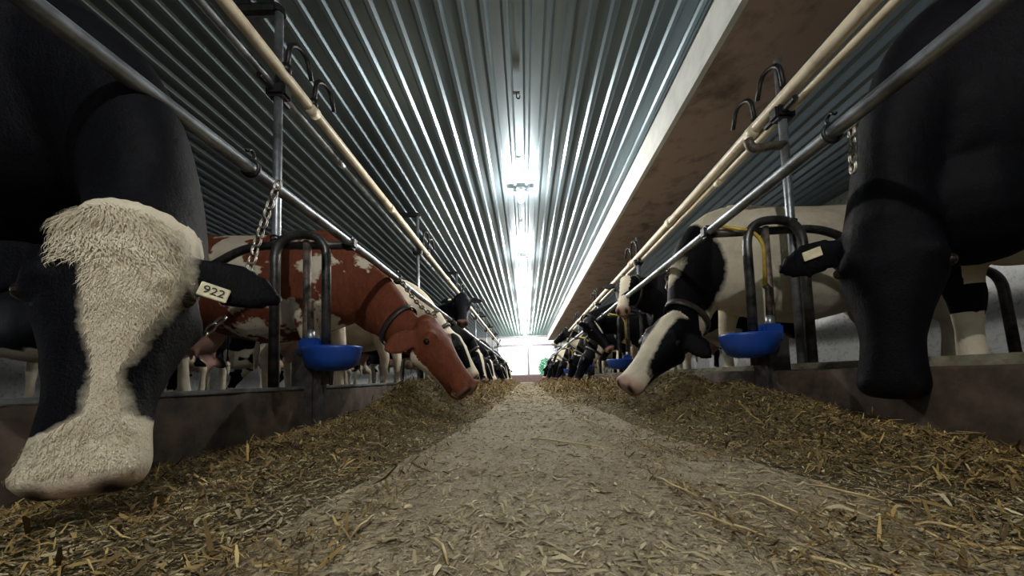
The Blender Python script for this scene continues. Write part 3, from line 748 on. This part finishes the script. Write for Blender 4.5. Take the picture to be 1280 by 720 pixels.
# --- red and white cow
def coat_red(co, head, tt, sd, nd):
    p = np.full(len(co), -.3)
    for e in ((-.75, 1.1, .34, .5, 0), (.10, 1.17, .15, .42, .12), (.62, 1.18, .17, .045, .1), (.66, 1.00, .17, .05, .9), (.82, 1.08, .14, .035, .1), (.48, .72, .12, .08, 0), (.20, .60, .2, .06, 0), (.64, .36, .16, .34, 0), (-.66, .3, .2, .4, 0)):
        p = np.maximum(p, ell(co, *e))
    p = np.minimum(p, -ell(co, -.20, 1.24, .15, .26, .2)*1.0)
    p = np.where(head, -.4, p); p = np.where(head & (nd < -.15) & (tt > .25) & (tt < .9), .4, p); p = np.where(head & (tt > .90) & (np.abs(sd) > .04) & (nd < -.09), .3, p)
    return p, np.where(head, sm(tt, .93, .98)*.45, 0), np.where(head, sm(tt, .95, 1.0)*.3, 0)
pollRed = at(541, 397, 2.42); muzRed = at(596, 484, 2.34)
rootRD, infRD = build_cow('cow', (-2.13, 2.66, PLAT), 0, .98, pollRed, muzRed, (.80, -.30, .45), coat_red, M['coat_red'], .013, necksz=.98, base_shift=(0, 0, -.08), hl=1.2, ear_dir=(.7, -.75, .1))
setp(rootRD, 'red brown and white cow, head down on the left feed ridge, black leather collar', 'cow', 'cows in the left row')
# --- white bodied cow with black neck (right)
def coat_rw(co, head, tt, sd, nd):
    p = np.full(len(co), .4); nk = np.clip(co[:, 0]-.72, -1, 1)*1.2
    p = np.minimum(p, -np.where(~head, ell(co, 1.12, .98, .30, .44, -.4), -1)); p = np.where(~head & (co[:, 0] > 1.02) & (co[:, 2] > .35), np.minimum(p, -.2), p)
    p = np.maximum(p, np.where(~head, ell(co, 1.22, .80, .21, .05, -.82), -1)); p = np.where(head, -.4, p)
    bl = np.interp(tt, [-.1, .3, .6, .75, .85, 1.1], [.05, .045, .05, .065, .2, .3])-np.abs(sd); p = np.where(head & (nd > -.10), bl*4, p)
    p = np.where(head & (tt > .80), .3, p)
    return p, np.where(head, sm(tt, .84, .92)*.75, 0), np.where(head, sm(tt, .96, 1.0)*.5, 0)
pollW = at(838, 393, 2.34); muzW = at(776, 480, 2.26)
rootRW, infRW = build_cow('cow', (2.27, 2.62, PLAT), R(180), 1.03, pollW, muzW, (-.74, -.55, .30), coat_rw, M['coat_hero'], .014, hl=1.12, necksz=1.08, ear_dir=(.8, -.5, .3))
setp(rootRW, 'white bodied cow with black neck, white blaze and pink muzzle on the right feed ridge', 'cow', 'cows in the right row')
# --- others with their own pose
r3, i3 = build_cow('cow', (-2.15, 3.95, PLAT), 0, 1.0, at(575, 420, 3.95), at(600, 470, 3.9), (.85, -.2, .4), generic_coat, M['coat_pale'], .02)
setp(r3, 'mostly white cow just behind the red one, back showing above its shoulder', 'cow', 'cows in the left row')
r4, i4 = build_cow('cow', (-2.18, 5.30, PLAT), 0, 1.0, at(577, 366, 5.15), at(578, 402, 4.78), (.05, -.4, .9), black_coat, M['coat_black'], .02, tag=(1, ''), ear_dir=(.95, -.15, .0))
setp(r4, 'black cow with raised head and white tagged ear above the left neck rail', 'cow', 'cows in the left row')
def coat_face(co, head, tt, sd, nd):
    p, a_, b_ = generic_coat(co, head, tt, sd, nd); p = np.where(head, -.5+np.where((np.abs(sd) < .055) & (nd > -.09), 1.0, 0)+np.where(tt > .6, 1, 0), p); return p, a_, b_
r5, i5 = build_cow('cow', (2.38, 3.97, PLAT), R(180), 1.0, at(782, 345, 3.75), at(777, 386, 3.42), (-.25, -.45, .85), coat_face, M['coat_mostly_black'], .018, ear_dir=(.9, -.1, -.25))
setp(r5, 'black and white cow with raised white face behind the white bodied cow at right', 'cow', 'cows in the right row')
r6, i6 = build_cow('cow', (2.32, 5.30, PLAT), R(180), 1.0, at(741, 398, 4.95), at(767, 436, 4.80), (.30, -.75, .6), generic_coat, M['coat_mostly_black'], .018, ear_dir=(.8, .1, -.2))
setp(r6, 'black cow with white blaze bending its head to the second blue bowl at right', 'cow', 'cows in the right row')
# --- prototypes for the rest of the rows (local coordinates, facing +X)
down, _ = build_cow('cow', (0, 0, 0), 0, 1, (1.30, .02, .58), (1.48, .05, .08), (.9, -.15, .3), generic_coat, M['coat_mixed'], .026, world=False)
side_, _ = build_cow('cow', (0, 0, 0), 0, 1, (1.26, -.08, .64), (1.38, -.22, .12), (.65, -.7, .3), generic_coat, M['coat_mixed'], .026, world=False)
high, _ = build_cow('cow', (0, 0, 0), 0, 1, (1.28, -.02, 1.42), (1.62, -.20, 1.08), (.5, -.2, .8), generic_coat, M['coat_mixed'], .026, world=False)
protos = {'d': down, 's': side_, 'h': high}; used = set()
cm = ['coat_mixed', 'coat_mostly_black', 'coat_pale', 'coat_black']
def put(kind, loc, rz, sc_, mat, label, group):
    p = protos[kind]
    if kind in used: c = copy_tree(p)
    else: used.add(kind); c = p
    c.location = loc; c.rotation_euler = (0, 0, rz); c.scale = (sc_,)*3
    for ch in c.children:
        if ch.name.startswith('body'):
            ch.material_slots[0].link = 'OBJECT'; ch.material_slots[0].material = M[mat]
    setp(c, label, 'cow', group)
num = {4: 'fifth', 5: 'sixth', 6: 'seventh', 7: 'eighth', 8: 'ninth', 9: 'tenth', 10: 'eleventh', 11: 'twelfth', 12: 'thirteenth', 13: 'last'}
kinds_l = 'sdsdsdssds'; kinds_r = 'dshdsddssd'
ml = [1, 0, 1, 1, 0, 3, 1, 0, 1, 0]; mr = [1, 0, 2, 1, 0, 1, 3, 0, 1, 0]
desc = ['blotched black and white', 'mostly black', 'mostly white', 'all black']
for i in range(10):
    y = 6.63+i*PP/2
    put(kinds_l[i], (-2.15+random.uniform(-.06, .06), y, PLAT), R(random.uniform(-4, 4)), random.uniform(.96, 1.03), cm[ml[i]], '%s feeding cow, %s from the camera in the left row' % (desc[ml[i]], num[i+4]), 'cows in the left row')
    put(kinds_r[i], (2.30+random.uniform(-.06, .06), y, PLAT), R(180+random.uniform(-4, 4)), random.uniform(.96, 1.03), cm[mr[i]], '%s cow, %s from the camera in the right row' % (desc[mr[i]], num[i+4]), 'cows in the right row')
# the row behind, facing the left wall, seen under the bellies
mb = [0, 2, 0, 1, 0, 2, 0, 1]
for i in range(8):
    y = 1.4+i*1.35
    put('d', (-5.55+random.uniform(-.1, .1), y, PLAT), R(180+random.uniform(-6, 6)), random.uniform(.95, 1.02), cm[mb[i]], '%s cow turned away in the back row, %s from the camera' % (desc[mb[i]], (['first', 'second', 'third', 'fourth']+['fifth', 'sixth', 'seventh', 'eighth'])[i]), 'cows in the back row')

# hair on the white part of the near left cow's face
M['hair'] = simple('cream_hair', (0.72, 0.65, 0.50), (0.58, 0.50, 0.36), 30, .6)
def face_hair(root, inf):
    bo = [c for c in root.children if c.name.startswith('body')][0]
    Hp, a, nn, s = inf['Hp'], inf['a'], inf['n'], inf['s']
    from mathutils.bvhtree import BVHTree
    me = bo.data; bvh = BVHTree.FromPolygons([v.co for v in me.vertices], [tuple(p.vertices) for p in me.polygons])
    def strand(bm, t, sd, L, d, wd, lift):
        hit, no, _, _ = bvh.ray_cast(Hp(t, sd, .3), -nn)
        if hit is None: return
        d = (d-no*d.dot(no)).normalized(); w = no.cross(d).normalized()*wd
        ps = [hit-no*.001, hit+d*L*.35+no*lift, hit+d*L*.7+no*lift*1.1+w*random.uniform(-3, 3), hit+d*L+no*lift*.3+w*random.uniform(-6, 6)]
        v = [bm.verts.new(q) for p_, f in zip(ps[:3], (1, 1, .7)) for q in (p_-w*f, p_+w*f)]; tip = bm.verts.new(ps[3])
        bm.faces.new((v[0], v[1], v[3], v[2])); bm.faces.new((v[2], v[3], v[5], v[4])); bm.faces.new((v[4], v[5], tip))
    bm = bmesh.new()
    for i in range(3200):
        t = random.triangular(-.07, .22, .0); sdd = random.uniform(-.07, .10)*(1-.2*random.random())
        sd = sdd*SGN_NL; sw = sin(t*38+sd*30)*.5
        d = (a*(.9-.3*abs(sw))+s*(sdd*6*SGN_NL+sw*.5+random.gauss(0, .22)))
        strand(bm, t, sd, random.uniform(.018, .04)*(1.2-t*3), d, .0008, random.uniform(.002, .009))
    obj('forelock', bm, M['hair'], root)
    bm = bmesh.new()
    for i in range(5000):
        t = random.uniform(.12, .93); lo = np.interp(t, [.12, .2, .4, .6, .74, .80, .84, .93], [-.04, -.022, -.008, .012, .01, -.03, -.075, -.075]); hi = np.interp(t, [.12, .2, .32, .45, .6, .75, .84], [.10, .105, .088, .058, .034, .045, .08])
        sdd = random.uniform(lo, hi); d = a*1.0+s*(sdd*2.5*SGN_NL+random.gauss(0, .16))
        if t < .35: d = d+nn*0+a*-.2+s*sin(t*30)*.35
        strand(bm, t, sdd*SGN_NL, random.uniform(.010, .020)*(1 if t < .8 else .5), d, .0006, random.uniform(.0015, .0035))
    obj('face_hair', bm, M['hair'], root)
face_hair(rootNL, infNL)

# ------------------------------------------------------------------ chains
def chain(pts, label, link=.042, r=.0042):
    pts = [Vector(p) for p in pts]; seglen = [(b-a).length for a, b in zip(pts, pts[1:])]; tot = sum(seglen)
    o0 = pts[0]; bm = bmesh.new(); n = max(3, int(tot/(link*.78)))
    def pos(d):
        for a, b, l in zip(pts, pts[1:], seglen):
            if d <= l: return a.lerp(b, d/l), (b-a).normalized()
            d -= l
        return pts[-1], (pts[-1]-pts[-2]).normalized()
    for i in range(n):
        c, t = pos((i+.5)*tot/n); up = Vector((0, 1, 0)) if i % 2 else Vector((1, 0, 0)); w = (up-t*up.dot(t)).normalized()
        R_ = [c-o0+t*(cos(q)*link*.5)+w*(sin(q)*link*.27) for q in [k*2*pi/10 for k in range(10)]]
        tube(bm, R_, r, 6, closed=True)
    return setp(obj('tie_chain', bm, M['chain'], None, True, o0), label, 'chain', 'tie chains')
def sag(a, b, d, n=8):
    a, b = Vector(a), Vector(b); return [a.lerp(b, i/n)-Vector((0, 0, d*4*(i/n)*(1-i/n))) for i in range(n+1)]
chain([at(349, 226, 1.232), at(335, 262, 1.22), at(322, 300, 1.2), at(310, 342, 1.15)], 'tie chain hanging from the left neck rail beside the black ear', .046)
chain(sag(at(280, 396, .90), at(192, 455, .78), .01), 'short tie chain under the tagged ear of the near left cow', .036, .0036)
chain(sag(at(498, 344, 2.70), at(545, 396, 2.44), .05), 'tie chain from the left neck rail to the red cow collar', .05, .006)
chain([at(1064, 150, 1.14), at(1066, 185, 1.13), at(1067, 215, 1.13)], 'tie chain hanging from a hook on the right neck rail', .04, .005)
chain([at(834, 331, 2.64), at(834, 348, 2.64), at(835, 362, 2.64)], 'tie chain on the right neck rail beyond the black neck', .05, .006)
def rail_hook(x, y, label):
    bm = bmesh.new(); tube(bm, [(cos(q)*.031, 0, sin(q)*.031) for q in [k*pi/8 for k in range(16)]], .007, 8, closed=True)
    tube(bm, rounded([(0, 0, .03), (0, .02, .055), (0, .0, .075), (0, -.02, .055)], .02), .006, 8)
    setp(obj('rail_hook', bm, M['iron'], None, True, (x, y, 1.082)), label, 'hook', 'rail hooks')
rail_hook(1.08, 1.14, 'iron snap ring clamped round the right neck rail above its hanging chain')
rail_hook(-1.0, 1.232, 'iron ring round the left neck rail where the tie chain hangs')
rail_hook(-1.0, 2.70, 'iron ring on the left neck rail above the red cow')
